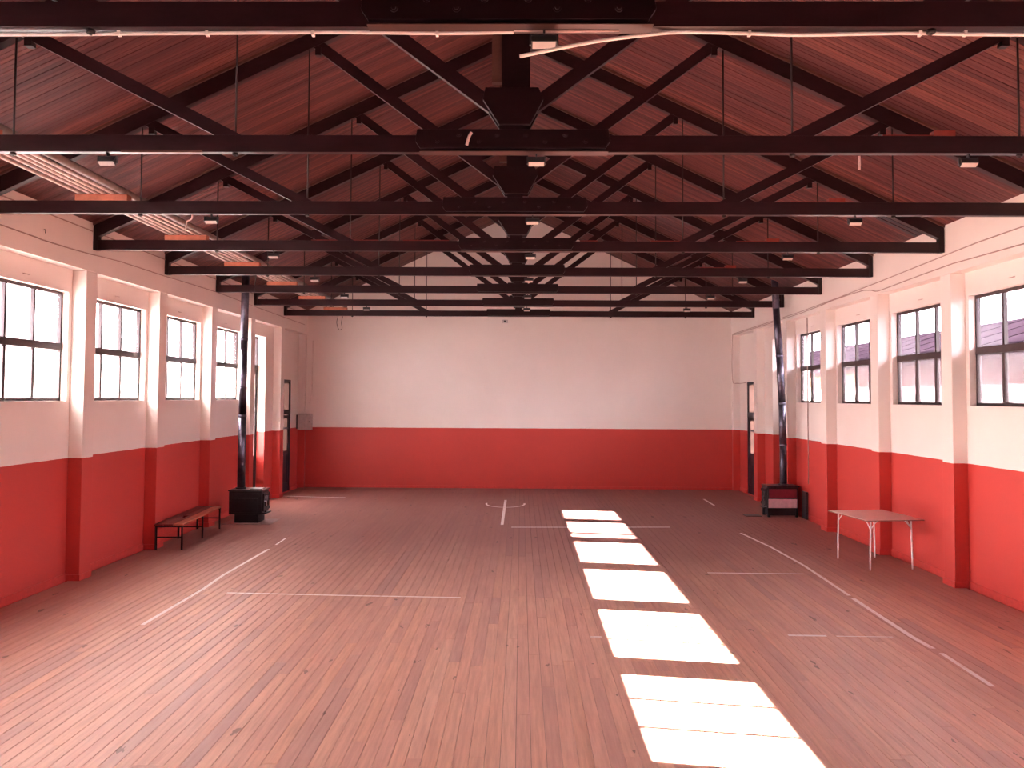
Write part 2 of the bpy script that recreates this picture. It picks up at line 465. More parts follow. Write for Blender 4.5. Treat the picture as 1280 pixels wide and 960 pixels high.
for k, b in enumerate(boards[:300]):
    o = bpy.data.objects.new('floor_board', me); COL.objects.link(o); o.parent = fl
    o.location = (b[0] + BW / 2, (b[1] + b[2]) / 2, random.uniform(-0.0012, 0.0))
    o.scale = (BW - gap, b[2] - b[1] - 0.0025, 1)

def floor_line(pts, w):
    m = MB()
    for (xa, ya), (xb, yb) in zip(pts, pts[1:]):
        d = Vector((xb - xa, yb - ya, 0)).normalized(); n = Vector((-d.y, d.x, 0)) * w / 2
        z0, z1 = 0.0002, 0.0012
        q = [Vector((xa, ya, 0)) + n, Vector((xb, yb, 0)) + n, Vector((xb, yb, 0)) - n, Vector((xa, ya, 0)) - n]
        vs = [(p.x, p.y, z0) for p in q] + [(p.x, p.y, z1) for p in q]
        m.add(vs, [(0, 1, 2, 3), (7, 6, 5, 4), (0, 4, 5, 1), (1, 5, 6, 2), (2, 6, 7, 3), (3, 7, 4, 0)])
    return m.build('painted_line', M_LINE, fl)
floor_line([(-4.134, 6.9), (-4.12, 8.6), (-4.16, 9.4), (-4.13, 11.35)], 0.05)
floor_line([(-4.13, 11.75), (-4.15, 12.4)], 0.035)
floor_line([(-3.73, 8.38), (-2.2, 8.29), (-0.68, 8.23)], 0.045)
floor_line([(4.27, 13.3), (4.40, 11.9), (4.44, 10.4), (4.37, 8.5)], 0.05)
floor_line([(4.36, 8.35), (4.31, 6.7), (4.33, 6.3)], 0.06)
floor_line([(4.34, 6.15), (4.31, 5.22)], 0.05)
floor_line([(2.83, 9.80), (4.23, 9.77)], 0.045)
floor_line([(2.986, 6.72), (3.394, 6.71)], 0.05)
floor_line([(3.5, 6.70), (4.1, 6.69)], 0.02)
floor_line([(0.836, 6.60), (0.956, 6.60)], 0.04)
floor_line([(-0.10, 13.79), (1.5, 13.86), (3.05, 13.94)], 0.06)
floor_line([(-0.29, 14.08), (-0.295, 17.97)], 0.06)
circ = [(-0.285 + 0.46 * math.cos(a), 17.25 + 0.62 * math.sin(a)) for a in [math.radians(170 + 200 * i / 20) for i in range(21)]]
floor_line(circ, 0.045)
floor_line([(-6.0, 18.46), (-5.1, 18.3), (-4.35, 18.22)], 0.05)
floor_line([(4.73, 18.4), (4.71, 17.2)], 0.05)

# ------------------------------------------------------------------ side walls
NB0, NB1 = -1, 8       # bays n .. n+1
def bay(n): return n * S, (n + 1) * S
DOOR_Y = (18.70, 19.69)
TALL_Y = (16.12, 17.46)
def side_wall(s, name, label):
    m = MB()
    X = lambda a, b: (min(s * a, s * b), max(s * a, s * b))
    # upper band up to the ceiling with sloping top
    m.prism_y([(s * HW, BAND), (s * 6.36, BAND), (s * 6.36, ceil_z(6.36)), (s * HW, ceil_z(HW))], YF, YB + 0.3)
    opens = []
    for n in range(NB0, 7):
        yc = (n + 0.5) * S
        opens.append((yc - 0.92, yc + 0.92, WZ0, WZ1))
    opens.append((TALL_Y[0], TALL_Y[1], 0.0, 4.0))
    opens.append((DOOR_Y[0], DOOR_Y[1], 0.0, 3.0))
    y = YF
    for a, b, z0, z1 in opens:
        x0, x1 = X(RW, OW if y > 15.0 else 6.36)
        m.box(x0, x1, a, b, -0.1, z0 if z0 > 0 else 0.011)
        m.box(x0, x1, a, b, z1, BAND)
        if a > y: m.box(x0, x1, y, a, -0.1, BAND)
        y = b
    m.box(x0, x1, y, YB + 0.3, -0.1, BAND)
    w = m.build(name, M_WALL)
    tag(w, label, 'wall', kind='structure')
    px0, px1 = X(HW, RW)
    for n in range(-2, 10):
        yc = n * S
        a, b = yc - 0.141, yc + 0.141
        if n == 9: b = YB
        if a < YF: continue
        MB().box(px0, px1, a, b, -0.02, BAND).build('pilaster', M_WALL, w, bevel=0.008)
    # skirting in front of recess walls and round the pilasters
    bm = MB()
    prof = lambda xw: [(xw, 0.0), (xw - s * 0.018, 0.0), (xw - s * 0.018, 0.085), (xw - s * 0.008, 0.10), (xw, 0.10)]
    for n in range(-2, 9):
        ya, yb = n * S + 0.141, (n + 1) * S - 0.141
        cuts = [(ya, yb)]
        if n == 7: cuts = [(ya, TALL_Y[0]), (TALL_Y[1], yb)]
        if n == 8: cuts = [(ya, DOOR_Y[0]), (DOOR_Y[1], yb)]
        for c0, c1 in cuts:
            if c1 - c0 > 0.02: bm.prism_y(prof(s * RW), c0, c1)
    for n in range(-1, 9):
        ya, yb = n * S - 0.141, n * S + 0.141
        a0, a1 = X(HW - 0.014, RW - 0.02)
        bm.box(a0, a1, ya - 0.014, yb + 0.014, 0.0, 0.085)
    b = bm.build('baseboard_' + name.split('_')[1], M_RED)
    tag(b, 'red-painted skirting board at the foot of the %s wall' % ('bench side' if s < 0 else 'table side'), 'baseboard', kind='structure')
    return w
wl = side_wall(-1, 'wall_left', 'red and cream side wall behind the slatted bench')
wr = side_wall(1, 'wall_right', 'red and cream side wall behind the folding table')

wb = MB().prism_y([(-OW, -0.1), (OW, -0.1), (OW, ceil_z(OW)), (0, CEIL0 + 0.02), (-OW, ceil_z(OW))], YB, YB + 0.3).build('wall_back', M_WALL)
tag(wb, 'wide red and cream end wall under the last truss', 'wall', kind='structure')
wf = MB().prism_y([(-OW, -0.1), (OW, -0.1), (OW, ceil_z(OW)), (0, CEIL0 + 0.02), (-OW, ceil_z(OW))], YF - 0.3, YF).build('wall_front', M_BEAM)  # unseen wall, set close and dark to cut light on the trusses
tag(wf, 'unseen end wall behind the camera, made dark to keep light off the trusses', 'wall', kind='structure')
bb = MB().box(-RW, RW, YB - 0.016, YB, 0, 0.07).build('baseboard_back', M_RED)
tag(bb, 'low red skirting along the end wall', 'baseboard', kind='structure')

# ------------------------------------------------------------------ ceiling and roof
ce = MB()
OV = 7.5
for s in (-1, 1):
    ce.prism_y([(0, CEIL0 + 0.03), (s * OV, ceil_z(OV) + 0.03), (s * OV, ceil_z(OV) + 0.13), (0, CEIL0 + 0.13)], YF - 0.8, YB + 0.9)
ceil = ce.build('ceiling', M_ROOF)
tag(ceil, 'sloping red-brown boarded ceiling over the timber trusses', 'ceiling', kind='structure')
pw = 0.062
cb = MB()
y = YF
while y < YB:
    for s in (-1, 1):
        d = random.uniform(-0.002, 0.002)
        z = lambda xx, e=0: ceil_z(xx) + d + e
        g_ = 0.006
        cb.prism_y([(0, z(0)), (s * HW, z(HW)), (s * HW, z(HW, 0.02)), (0, z(0, 0.02))], y + g_ / 2, min(y + pw - g_ / 2, YB))
    y += pw
co = cb.build('ceiling_boards', M_CEIL, ceil); co['kind'] = 'stuff'
for k in range(3):
    ya = 9.56 + k * 0.13
    xa, xb = 5.30 + 0.05 * k, 5.975
    MB().prism_y([(xa, ceil_z(xa) - 0.014), (xb, ceil_z(xb) - 0.014), (xb, ceil_z(xb) + 0.002), (xa, ceil_z(xa) + 0.002)], ya, ya + 0.085).build('repair_board', M_DARKBOARD, ceil)['label'] = 'dark board patched into the ceiling'

# ------------------------------------------------------------------ windows
def window(s, n, idx, label):
    yc = (n + 0.5) * S
    e = empty('window_%d' % idx, (s * 6.3, yc, WZ0), label, 'window', kind='structure')
    o = tuple(e.location)
    xa, xb = sorted((s * 6.285, s * 6.345))
    ya, yb, z0, z1 = yc - 0.92, yc + 0.92, WZ0, WZ1
    f = MB()
    f.box(xa, xb, ya, ya + 0.035, z0, z1).box(xa, xb, yb - 0.035, yb, z0, z1)
    f.box(xa, xb, ya + 0.035, yb - 0.035, z1 - 0.04, z1).box(xa, xb, ya + 0.035, yb - 0.035, z0, z0 + 0.045)
    f.build('frame', M_FRAME, e, o)
    zt = 3.222
    xc, xd = sorted((s * 6.27, s * 6.35))
    MB().box(xc, xd, ya + 0.02, yb - 0.02, zt - 0.048, zt + 0.048).build('transom', M_FRAME, e, o)
    step = (yb - ya - 0.07) / 3
    for k in (1, 2):
        y = ya + 0.035 + k * step
        MB().box(xa + 0.005, xb - 0.005, y - 0.021, y + 0.021, zt + 0.048, z1 - 0.04).box(xa + 0.005, xb - 0.005, y - 0.024, y + 0.024, z0 + 0.045, zt - 0.048).build('mullion', M_FRAME, e, o)
    # opening casements of the lower row have a heavier stile
    st = MB()
    for k in range(3):
        y0 = ya + 0.035 + k * step
        st.box(xa + 0.008, xb - 0.012, y0 + 0.0, y0 + 0.045, z0 + 0.045, zt - 0.048)
    st.build('casement_stile', M_FRAME, e, o)
    xg0, xg1 = sorted((s * 6.312, s * 6.317))
    for k in range(3):
        y0, y1 = ya + 0.035 + k * step, ya + 0.035 + (k + 1) * step
        up = M_DUSTY if (s > 0 and k == 2) else M_CLEAR
        MB().box(xg0, xg1, y0 + 0.004, y1 - 0.004, zt + 0.04, z1 - 0.03).build('pane', up, e, o)
        MB().box(xg0, xg1, y0 + 0.004, y1 - 0.004, z0 + 0.035, zt - 0.04).build('pane', M_FROST if s < 0 else M_FROST2, e, o)['label'] = 'frosted lower pane'
    # stays and a little rail bracket over the window
    MB().box(*sorted((s * 6.18, s * 6.2)), yc - 0.12, yc + 0.0, z1 + 0.10, z1 + 0.108).build('rail_bracket', M_PALEPIPE, e, o)
    MB().tube([(s * 6.26, yb - 0.66, z0 + 0.05), (s * 6.25, yb - 0.66, z0 + 0.16)], 0.006, 6).tube([(s * 6.26, yb - 0.66, z0 + 0.05), (s * 6.25, yb - 0.85, z0 + 0.05)], 0.006, 6).build('window_stay', M_FRAME, e, o)
    return e
idx = 1
WN = ['over the first bay behind the camera', '', 'first', 'second', 'third', 'fourth', 'fifth', 'sixth', 'seventh']
ordw = {-2: 'tenth', -1: 'ninth', 0: 'eighth', 1: 'seventh', 2: 'sixth', 3: 'fifth', 4: 'fourth', 5: 'third', 6: 'second'}
for s, sd in ((-1, 'bench'), (1, 'table')):
    for n in range(NB0, 7):
        extra = ''
        if (s, n) == (-1, 5): lab = 'six-pane dark-framed window above the slatted bench'
        elif (s, n) == (-1, 6): lab = 'six-pane dark-framed window beside the flue of the plain black stove'
        elif (s, n) == (1, 4): lab = 'six-pane dark-framed window above the folding table'
        elif (s, n) == (1, 6): lab = 'six-pane dark-framed window beside the flue of the red-banded stove'
        else:
            lab = 'six-pane dark-framed window in %s side wall, %s opening counted from the end wall' % (sd, ordw[n])
        window(s, n, idx, lab); idx += 1

# ------------------------------------------------------------------ doors
def side_door(s, idx, label, glazed_low):
    """half-glazed door with a transom light, in the last bay"""
    ya, yb = DOOR_Y
    e = empty('door_%d' % idx, (s * 6.26, (ya + yb) / 2, 0), label, 'door', kind='structure')
    o = tuple(e.location)
    xa, xb = sorted((s * 6.21, s * 6.29))
    f = MB().box(xa, xb, ya, ya + 0.06, 0, 3.0).box(xa, xb, yb - 0.06, yb, 0, 3.0).box(xa, xb, ya + 0.06, yb - 0.06, 2.93, 3.0).box(xa, xb, ya + 0.06, yb - 0.06, 2.06, 2.19)
    f.build('frame', M_DOOR, e, o)
    la, lb = sorted((s * 6.225, s * 6.268))
    y0, y1 = ya + 0.065, yb - 0.065
    d = MB().box(la, lb, y0, y0 + 0.10, 0.01, 2.055).box(la, lb, y1 - 0.10, y1, 0.01, 2.055)
    d.box(la, lb, y0 + 0.10, y1 - 0.10, 0.01, 0.25).box(la, lb, y0 + 0.10, y1 - 0.10, 0.98, 1.10).box(la, lb, y0 + 0.10, y1 - 0.10, 1.97, 2.055)
    d.box(la, lb, y0 + 0.10, y1 - 0.10, 1.68, 1.72)
    pa, pb = sorted((s * 6.238, s * 6.255))
    d.box(pa, pb, y0 + 0.10, y1 - 0.10, 0.25, 0.98)
    leaf = d.build('leaf', M_DOOR, e, o)
    ga, gb = sorted((s * 6.244, s * 6.249))
    MB().box(ga, gb, y0 + 0.09, y1 - 0.09, 1.71, 1.98).build('pane', (M_DOORGLASS if s < 0 else M_DOORGLASS2), leaf, o)
    MB().box(ga, gb, y0 + 0.09, y1 - 0.09, 1.09, 1.69).build('pane', (M_DOORGLASS if s < 0 else M_DOORGLASS2), leaf, o)
    MB().box(ga, gb, ya + 0.05, yb - 0.05, 2.18, 2.94).build('transom_pane', (M_DOORGLASS if s < 0 else M_DOORGLASS2), e, o)
    MB().tube([(s * 6.225, y0 + 0.05, 1.0), (s * 6.17, y0 + 0.05, 1.0), (s * 6.17, y0 + 0.15, 1.0)], 0.01, 8).build('handle', M_STEEL, leaf, o)
side_door(-1, 1, 'tall dark half-glazed door with transom by the grey wall box', True)
side_door(1, 2, 'tall dark half-glazed door with transom past the red-banded stove', True)

def tall_door(s, idx, label, zglass):
    """deep doorway with a high fanlight, one bay before the last"""
    ya, yb = TALL_Y
    e = empty('door_%d' % idx, (s * 6.42, (ya + yb) / 2, 0), label, 'door', kind='structure')
    o = tuple(e.location)
    xa, xb = sorted((s * 6.39, s * 6.46))
    f = MB().box(xa, xb, ya, ya + 0.045, 0, 4.0).box(xa, xb, yb - 0.045, yb, 0, 4.0).box(xa, xb, ya + 0.045, yb - 0.045, 3.95, 4.0).box(xa, xb, ya + 0.045, yb - 0.045, 3.19, 3.32)
    ym = (ya + yb) / 2
    f.build('frame', M_FRAME, e, o)
    MB().box(xa, xb, ym - 0.02, ym + 0.02, 3.32, 3.95).build('mullion', M_FRAME, e, o)
    xg, xh = sorted((s * 6.42, s * 6.425))
    for a, b in ((ya + 0.04, ym - 0.018), (ym + 0.018, yb - 0.04)):
        MB().box(xg, xh, a, b, 3.31, 3.96).build('transom_pane', M_CLEAR, e, o)
    la, lb = sorted((s * 6.40, s * 6.445))
    for a, b in ((ya + 0.05, ym - 0.004), (ym + 0.004, yb - 0.05)):
        d = MB().box(la, lb, a, a + 0.09, 0.01, 3.185).box(la, lb, b - 0.09, b, 0.01, 3.185).box(la, lb, a + 0.09, b - 0.09, 0.01, 0.2).box(la, lb, a + 0.09, b - 0.09, zglass - 0.1, zglass).box(la, lb, a + 0.09, b - 0.09, 3.09, 3.185)
        pa, pb = sorted((s * 6.415, s * 6.43))
        d.box(pa, pb, a + 0.09, b - 0.09, 0.2, zglass - 0.1)
        d.box(la, lb, a + 0.09, b - 0.09, 2.15, 2.19)
        leaf = d.build('leaf', M_FRAME, e, o)
        MB().box(xg, xh, a + 0.08, b - 0.08, zglass - 0.01, 3.10).build('pane', M_FROST, leaf, o)
tall_door(-1, 3, 'tall glazed double door in deep bright reveal past the plain black stove', 1.1)
tall_door(1, 4, 'tall glazed double door hidden behind the flue of the red-banded stove', 2.05)

# ------------------------------------------------------------------ roof trusses
ORD = {1: 'first', 2: 'second', 3: 'third', 4: 'fourth', 5: 'fifth', 6: 'sixth', 7: 'seventh', 8: 'eighth'}
TL = {1: 'nearest dark timber truss, white conduits slung along its tie beam',
      2: 'second dark timber truss from the camera, pale rag tied to its tie beam',
      3: 'third dark timber truss from the camera, pale pipes resting on an orange block',
      4: 'fourth dark timber truss from the camera, red strips along its tie beam',
      5: 'fifth dark timber truss from the camera, its ends over the bench',
      6: 'sixth dark timber truss from the camera, next in front of the plain black stove flue',
      7: 'seventh dark timber truss from the camera, just beyond both stove flues',
      8: 'farthest dark timber truss, just before the wide end wall',
      0: 'dark timber truss above the camera', -1: 'dark timber truss behind the camera'}
def slant(m, xa, za, xb, zb, w, y0, y1):
    """bar in a plane of constant Y whose LOWER edge runs (xa,za)-(xb,zb), w wide"""
    d = Vector((xb - xa, zb - za)).normalized()
    n = Vector((-d.y, d.x))
    if n.y < 0: n = -n
    m.prism_y([(xa, za), (xb, zb), (xb + n.x * w, zb + n.y * w), (xa + n.x * w, za + n.y * w)], y0, y1)
BOLT = MB().tube([(0, 0, 0), (0, -0.008, 0)], 0.022, 10).tube([(0, -0.008, 0), (0, -0.02, 0)], 0.013, 6)
bolt_mesh = None
rod_mesh = {}
def truss(n):
    global bolt_mesh
    y = n * S
    e = empty('roof_truss', (0, y, TB), TL[n], 'roof truss', group='timber roof trusses')
    o = tuple(e.location)
    MB().box(-HW, HW, y, y + 0.072, TB, TT).build('tie_beam', M_BEAM, e, o, bevel=0.004)
    zr = lambda x: 7.612 - SL * abs(x)
    for s in (-1, 1):
        m = MB()
        m.prism_y([(0.0, zr(0)), (s * HW, zr(HW)), (s * HW, zr(HW) + 0.185), (0, zr(0) + 0.185)], y, y + 0.085)
        r = m.build('rafter', M_BEAM, e, o)
        MB().prism_y([(0.0, zr(0) + 0.187), (s * HW, zr(HW) + 0.187), (s * HW, zr(HW) + 0.216), (0, zr(0) + 0.216)], y - 0.022, y + 0.107).build('packing_strip', M_BROWN, r, o)
        m = MB(); slant(m, s * 4.36, 5.702, s * 2.30, 4.65, 0.105, y + 0.008, y + 0.066)
        m.build('diagonal', M_BEAM, e, o)
        m = MB(); slant(m, s * 2.43, 6.622, s * 0.205, 4.963, 0.118, y + 0.008, y + 0.066)
        m.build('diagonal', M_BEAM, e, o)
        # small bearing cleats where the diagonals meet the rafter
        MB().box(*sorted((s * 4.10, s * 4.165)), y + 0.004, y + 0.07, 5.53, 5.60).build('cleat', M_PLATE, e, o)
        MB().box(*sorted((s * 2.215, s * 2.28)), y + 0.004, y + 0.07, 6.44, 6.53).build('cleat', M_PLATE, e, o)
        for xr in (4.25, 2.352):
            zt = zr(xr) + 0.02
            MB().tube([(s * xr, y + 0.036, TB - 0.03), (s * xr, y + 0.036, zt)], 0.009, 8).tube([(s * xr, y + 0.036, TB - 0.022), (s * xr, y + 0.036, TB)], 0.024, 6).build('tie_rod', M_WIRE, e, o)
        MB().box(*sorted((s * 5.93, s * 5.995)), y - 0.012, y + 0.084, TB + 0.0, zr(5.95) + 0.12).build('bearing_plate', M_PLATE, e, o)
    MB().box(-0.092, 0.145, y - 0.03, y + 0.10, 5.10, 7.66).build('king_post', M_PLATE, e, o)
    MB().box(-0.178, -0.092, y + 0.01, y + 0.075, 5.22, 7.55).build('post_packing', M_BROWN, e, o)['label'] = 'paler brown board beside the king post'
    gp = [(-0.23, 5.15), (0.215, 5.15), (0.255, 5.05), (0.145, 4.84), (-0.115, 4.84), (-0.25, 5.05)]
    for ya, yb in ((y - 0.055, y - 0.0), (y + 0.074, y + 0.125)):
        MB().prism_y(gp, ya, yb).build('gusset_plate', M_PLATE, e, o, bevel=0.003)
    MB().box(-0.085, 0.088, y - 0.02, y + 0.095, TT, 5.12).build('post_foot', M_PLATE, e, o)
    MB().box(-0.78, 0.80, y - 0.042, y + 0.073, TB - 0.005, TB).build('splice_board', M_SPLICE, e, o)['label'] = 'paler brown board under the splice'
    sp = [(-0.80, 4.80), (0.80, 4.80), (0.815, 4.70), (0.775, 4.641), (-0.775, 4.641), (-0.815, 4.70)]
    for ya, yb in ((y - 0.042, y), (y + 0.072, y + 0.114)):
        sp_o = MB().prism_y(sp, ya, yb).build('splice_plate', M_PLATE, e, o, bevel=0.003)
        if ya < y and 1 <= n <= 4:
            for bx, bz in ((-0.63, 4.70), (-0.285, 4.70), (0.27, 4.70), (0.61, 4.70), (-0.45, 4.755), (-0.13, 4.755), (0.11, 4.755), (0.44, 4.755)):
                if bolt_mesh is None:
                    b = BOLT.build('bolt', M_BOLT, sp_o); bolt_mesh = b
                else:
                    b = bpy.data.objects.new('bolt', bolt_mesh.data); COL.objects.link(b); b.parent = sp_o
                b.location = (bx, -0.042, bz - TB)
    return e
for n in range(-1, 9): truss(n)

# ------------------------------------------------------------------ floodlights under the tie beams
def floodlight(x, n, label):
    y = n * S
    e = empty('floodlight', (x, y + 0.036, TB), label, 'light fixture', 'small floodlights under the tie beams')
    MB().box(-0.006, 0.006, -0.02, 0.02, -0.03, 0.0).box(-0.075, 0.075, -0.006, 0.006, -0.034, -0.028).box(-0.081, -0.072, -0.012, 0.012, -0.09, -0.028).box(0.072, 0.081, -0.012, 0.012, -0.09, -0.028).build('bracket', M_LAMPGREY, e)
    # body tilted down towards the floor
    t = Matrix.Rotation(math.radians(58), 3, 'X')
    def tl(m):
        m.v = [tuple(t @ Vector(p) + Vector((0, 0, -0.068))) for p in m.v]; return m
    tl(MB().prism_x([(-0.030, -0.026), (0.035, -0.018), (0.035, 0.018), (0.01, 0.028), (-0.030, 0.026)], -0.07, 0.07).box(-0.066, 0.066, 0.035, 0.05, -0.012, 0.0)).build('housing', M_LAMPGREY, e)
    tl(MB().box(-0.064, 0.064, -0.034, -0.028, -0.022, 0.022)).build('lens', M_LENS, e)
    return e
for n in range(1, 8):
    for x, side in ((-3.44, 'bench half'), (0.2, 'beside the king post'), (3.82, 'table half')):
        if n == 1 and abs(x) > 1: continue
        if n == 1: lab = 'small floodlight under the nearest tie beam, beside the drooping white conduit'
        else: lab = 'small floodlight under the %s tie beam from the camera, %s' % (ORD[n], side)
        floodlight(x, n, lab)

# ------------------------------------------------------------------ pipes and blocks lying on the tie beams
PX = [-4.93, -4.83, -4.74, -4.65, -4.56]
PLAB = ['outermost pale pipe of the bundle on the tie beams, nearest the window wall', 'second pale pipe of the bundle on the tie beams, counted from the window wall',
        'middle pale pipe of the bundle on the tie beams', 'fourth pale pipe of the bundle on the tie beams, counted from the window wall',
        'fifth pale pipe of the bundle, beside the thick dusty grey one']
ZB = TT + 0.07
for k, px in enumerate(PX):
    rr = 0.019
    pts = [(px + 0.015 * math.sin(1.7 * k + yy * 0.9), yy, ZB + rr) for yy in [2.9 + 0.3 * (k % 3), 5, 7, 9, 11.4, 13.7, 16, 18.6 - 0.2 * k]]
    p = MB().tube(pts, rr, 10).build('long_pipe', M_PALEPIPE)
    tag(p, PLAB[k], 'pipe', 'long pipes laid over the tie beams')
p = MB().tube([(-4.455, 3.2, ZB + 0.04), (-4.44, 9, ZB + 0.04), (-4.45, 18.4, ZB + 0.04)], 0.04, 12).build('long_pipe', M_GREYPIPE)
tag(p, 'thick dusty grey pipe on the inner side of the pale pipe bundle', 'pipe', 'long pipes laid over the tie beams')
for n in range(2, 9):
    b = MB().box(-4.98, -4.385, n * S - 0.012, n * S + 0.10, TT, ZB).build('support_block', M_BLOCK, None, (-4.68, n * S, TT), bevel=0.004)
    tag(b, 'orange wood block under the pipe bundle on the %s tie beam' % ORD[n], 'wood block', 'orange blocks under the pipes')
for n in range(2, 6):
    b = MB().box(3.52, 3.70, n * S + 0.0, n * S + 0.07, TT, TT + 0.045).box(3.1, 3.52, n * S + 0.01, n * S + 0.06, TT, TT + 0.012).build('support_block', M_REDBLOCK, None, (3.6, n * S, TT))
    tag(b, 'small red block on the %s tie beam, over the table half' % ORD[n], 'wood block', 'red blocks on the tie beams')
for k, (xa, xb) in enumerate(((-2.9, -1.95), (-1.6, -0.95), (0.9, 1.15), (1.9, 2.35))):
    b = MB().box(xa, xb, 4 * S + 0.01, 4 * S + 0.06, TT, TT + 0.014).build('red_strip', M_REDBLOCK, None, ((xa + xb) / 2, 4 * S, TT))
    tag(b, ['long red strip on the fourth tie beam, nearest the pipe bundle', 'second red strip from the pipe bundle on the fourth tie beam',
            'short red strip just past the king post on the fourth tie beam', 'red strip on the fourth tie beam farthest from the pipe bundle'][k], 'strip', 'red strips on the fourth tie beam')
s_ = MB().box(-3.31, -2.62, 2 * S - 0.004, 2 * S + 0.03, TB - 0.006, TB + 0.016).build('splint', M_BROWN, None, (-3, 2 * S, TB))
tag(s_, 'sliver of bare brown wood on the lower edge of the second tie beam', 'wood sliver')

# ------------------------------------------------------------------ conduits on the first tie beam
Y1 = S + 0.055
def curve_tube(name, pts, r, mat, label, cat, group=None, n=8, sub=4):
    P = [Vector(p) for p in pts]; out = []
    for i in range(len(P) - 1):
        p0 = P[max(i - 1, 0)]; p1 = P[i]; p2 = P[i + 1]; p3 = P[min(i + 2, len(P) - 1)]
        for k in range(sub):
            t = k / sub
            out.append(0.5 * ((2 * p1) + (p2 - p0) * t + (2 * p0 - 5 * p1 + 4 * p2 - p3) * t * t + (3 * p1 - p0 - 3 * p2 + p3) * t ** 3))
    out.append(P[-1])
    c_ = out[len(out) // 2]
    o = MB().tube(out, r, n).build(name, mat, None, tuple(c_))
    return tag(o, label, cat, group)
cw = curve_tube('conduit', [(-5.9, Y1, 4.594), (-2.88, Y1, 4.598), (-2.2, Y1, 4.603), (-1.06, Y1, 4.611), (-0.7, Y1, 4.609), (-0.34, Y1, 4.606), (0.03, Y1, 4.612)], 0.0105, M_PVC,
           'white conduit fixed under the nearest tie beam, on the bench side', 'conduit', 'white conduits under the nearest tie beam')
for xx in (-2.9, -2.2, -1.7, -1.1, -0.4):
    o_ = MB().box(xx - 0.008, xx + 0.008, Y1 - 0.014, Y1 + 0.014, 4.59, 4.618).build('clip', M_PVC)
    o_.parent = cw; o_.matrix_parent_inverse = Matrix.Translation(-cw.location)
cx_ = curve_tube('conduit', [(0.0655, S - 0.06, 4.424), (0.295, S - 0.05, 4.476), (0.507, S - 0.02, 4.529), (0.755, S + 0.02, 4.578), (0.962, Y1, 4.611), (1.3, Y1, 4.606), (1.632, Y1, 4.596), (2.0, Y1, 4.603), (2.3, Y1, 4.606), (2.875, Y1, 4.598), (5.9, Y1, 4.596)], 0.0105, M_PVC,
           'white conduit on the table side of the nearest tie beam, its loose end drooping', 'conduit', 'white conduits under the nearest tie beam')
for xx in (1.35, 2.3, 2.55):
    o_ = MB().box(xx - 0.008, xx + 0.008, Y1 - 0.014, Y1 + 0.014, 4.59, 4.618).build('clip', M_PVC)
    o_.parent = cx_; o_.matrix_parent_inverse = Matrix.Translation(-cx_.location)
curve_tube('conduit', [(0.03, Y1 - 0.02, 4.6125), (0.3, Y1 - 0.02, 4.608), (0.62, Y1 - 0.02, 4.6125)], 0.007, M_CABLE,
           'thin cable bridging the gap between the two white conduits', 'cable', n=6)
curve_tube('rag', [(-0.345, 2 * S - 0.055, 4.765), (-0.36, 2 * S - 0.062, 4.735), (-0.372, 2 * S - 0.06, 4.70), (-0.382, 2 * S - 0.058, 4.66)], [0.016, 0.013, 0.017, 0.022, 0.013][1], M_RAG,
           'pale rag knotted on the second tie beam by the gusset', 'rag', n=8)
curve_tube('hanging_string', [(2.93, 2 * S + 0.08, 4.615), (2.935, 2 * S + 0.085, 4.56), (2.93, 2 * S + 0.08, 4.50)], 0.010, M_RAG,
           'short pale string hanging below the second tie beam on the table half', 'string', n=6)
curve_tube('hanging_hook', [(-3.66, 3 * S + 0.04, 4.615), (-3.67, 3 * S + 0.04, 4.56), (-3.72, 3 * S + 0.04, 4.53), (-3.73, 3 * S + 0.04, 4.42)], 0.008, M_RAG,
           'pale hooked cord hanging below the third tie beam by the pipe bundle', 'cord', n=6)
curve_tube('wire_loop', [(-4.62, 8 * S + 0.08, 4.61), (-4.66, 8 * S + 0.09, 4.45), (-4.60, 8 * S + 0.09, 4.27), (-4.52, 8 * S + 0.09, 4.30), (-4.54, 8 * S + 0.09, 4.45), (-4.50, 8 * S + 0.08, 4.61)], 0.006, M_WIRE,
           'thin dark wire loop hanging from the farthest tie beam', 'wire', n=6)
curve_tube('wire_end', [(-4.45, 5 * S + 0.04, 4.615), (-4.46, 5 * S + 0.04, 4.50), (-4.47, 5 * S + 0.04, 4.42), (-4.47, 5 * S + 0.04, 4.34)], 0.009, M_WIRE,
           'short dark wire dangling from the fifth tie beam near the bench', 'wire', n=6)

# ------------------------------------------------------------------ cables on the walls
def wall_cable(pts, label, s, r=0.008, mat=M_CABLE):
    return curve_tube('wall_cable', [(s * (HW - r), y, z) for y, z in pts], r, mat, label, 'cable', 'cables clipped to the upper walls', n=6, sub=2)
wall_cable([(1.0, 4.615), (7.3, 4.606), (8.72, 4.586), (11.1, 4.502), (14.9, 4.404), (20.3, 4.36)], 'upper cable along the table side wall above the windows', 1)
wall_cable([(1.0, 4.40), (7.3, 4.398), (8.9, 4.425), (10.9, 4.36), (11.3, 4.362), (11.75, 4.44), (13.2, 4.43), (14.9, 4.37), (20.2, 4.33)], 'lower wavy cable along the table side wall above the windows', 1)
wall_cable([(1.0, 4.55), (7.1, 4.537), (7.9, 4.52), (9.0, 4.54), (9.9, 4.58), (11.4, 4.588), (13.7, 4.62), (16.1, 4.59), (20.2, 4.56)], 'sagging cable along the bench side wall above the windows', -1)
wall_cable([(1.0, 4.88), (7.6, 4.88), (9.1, 4.875), (13, 4.87), (20.2, 4.87)], 'high cable along the bench side wall just under the ceiling', -1)
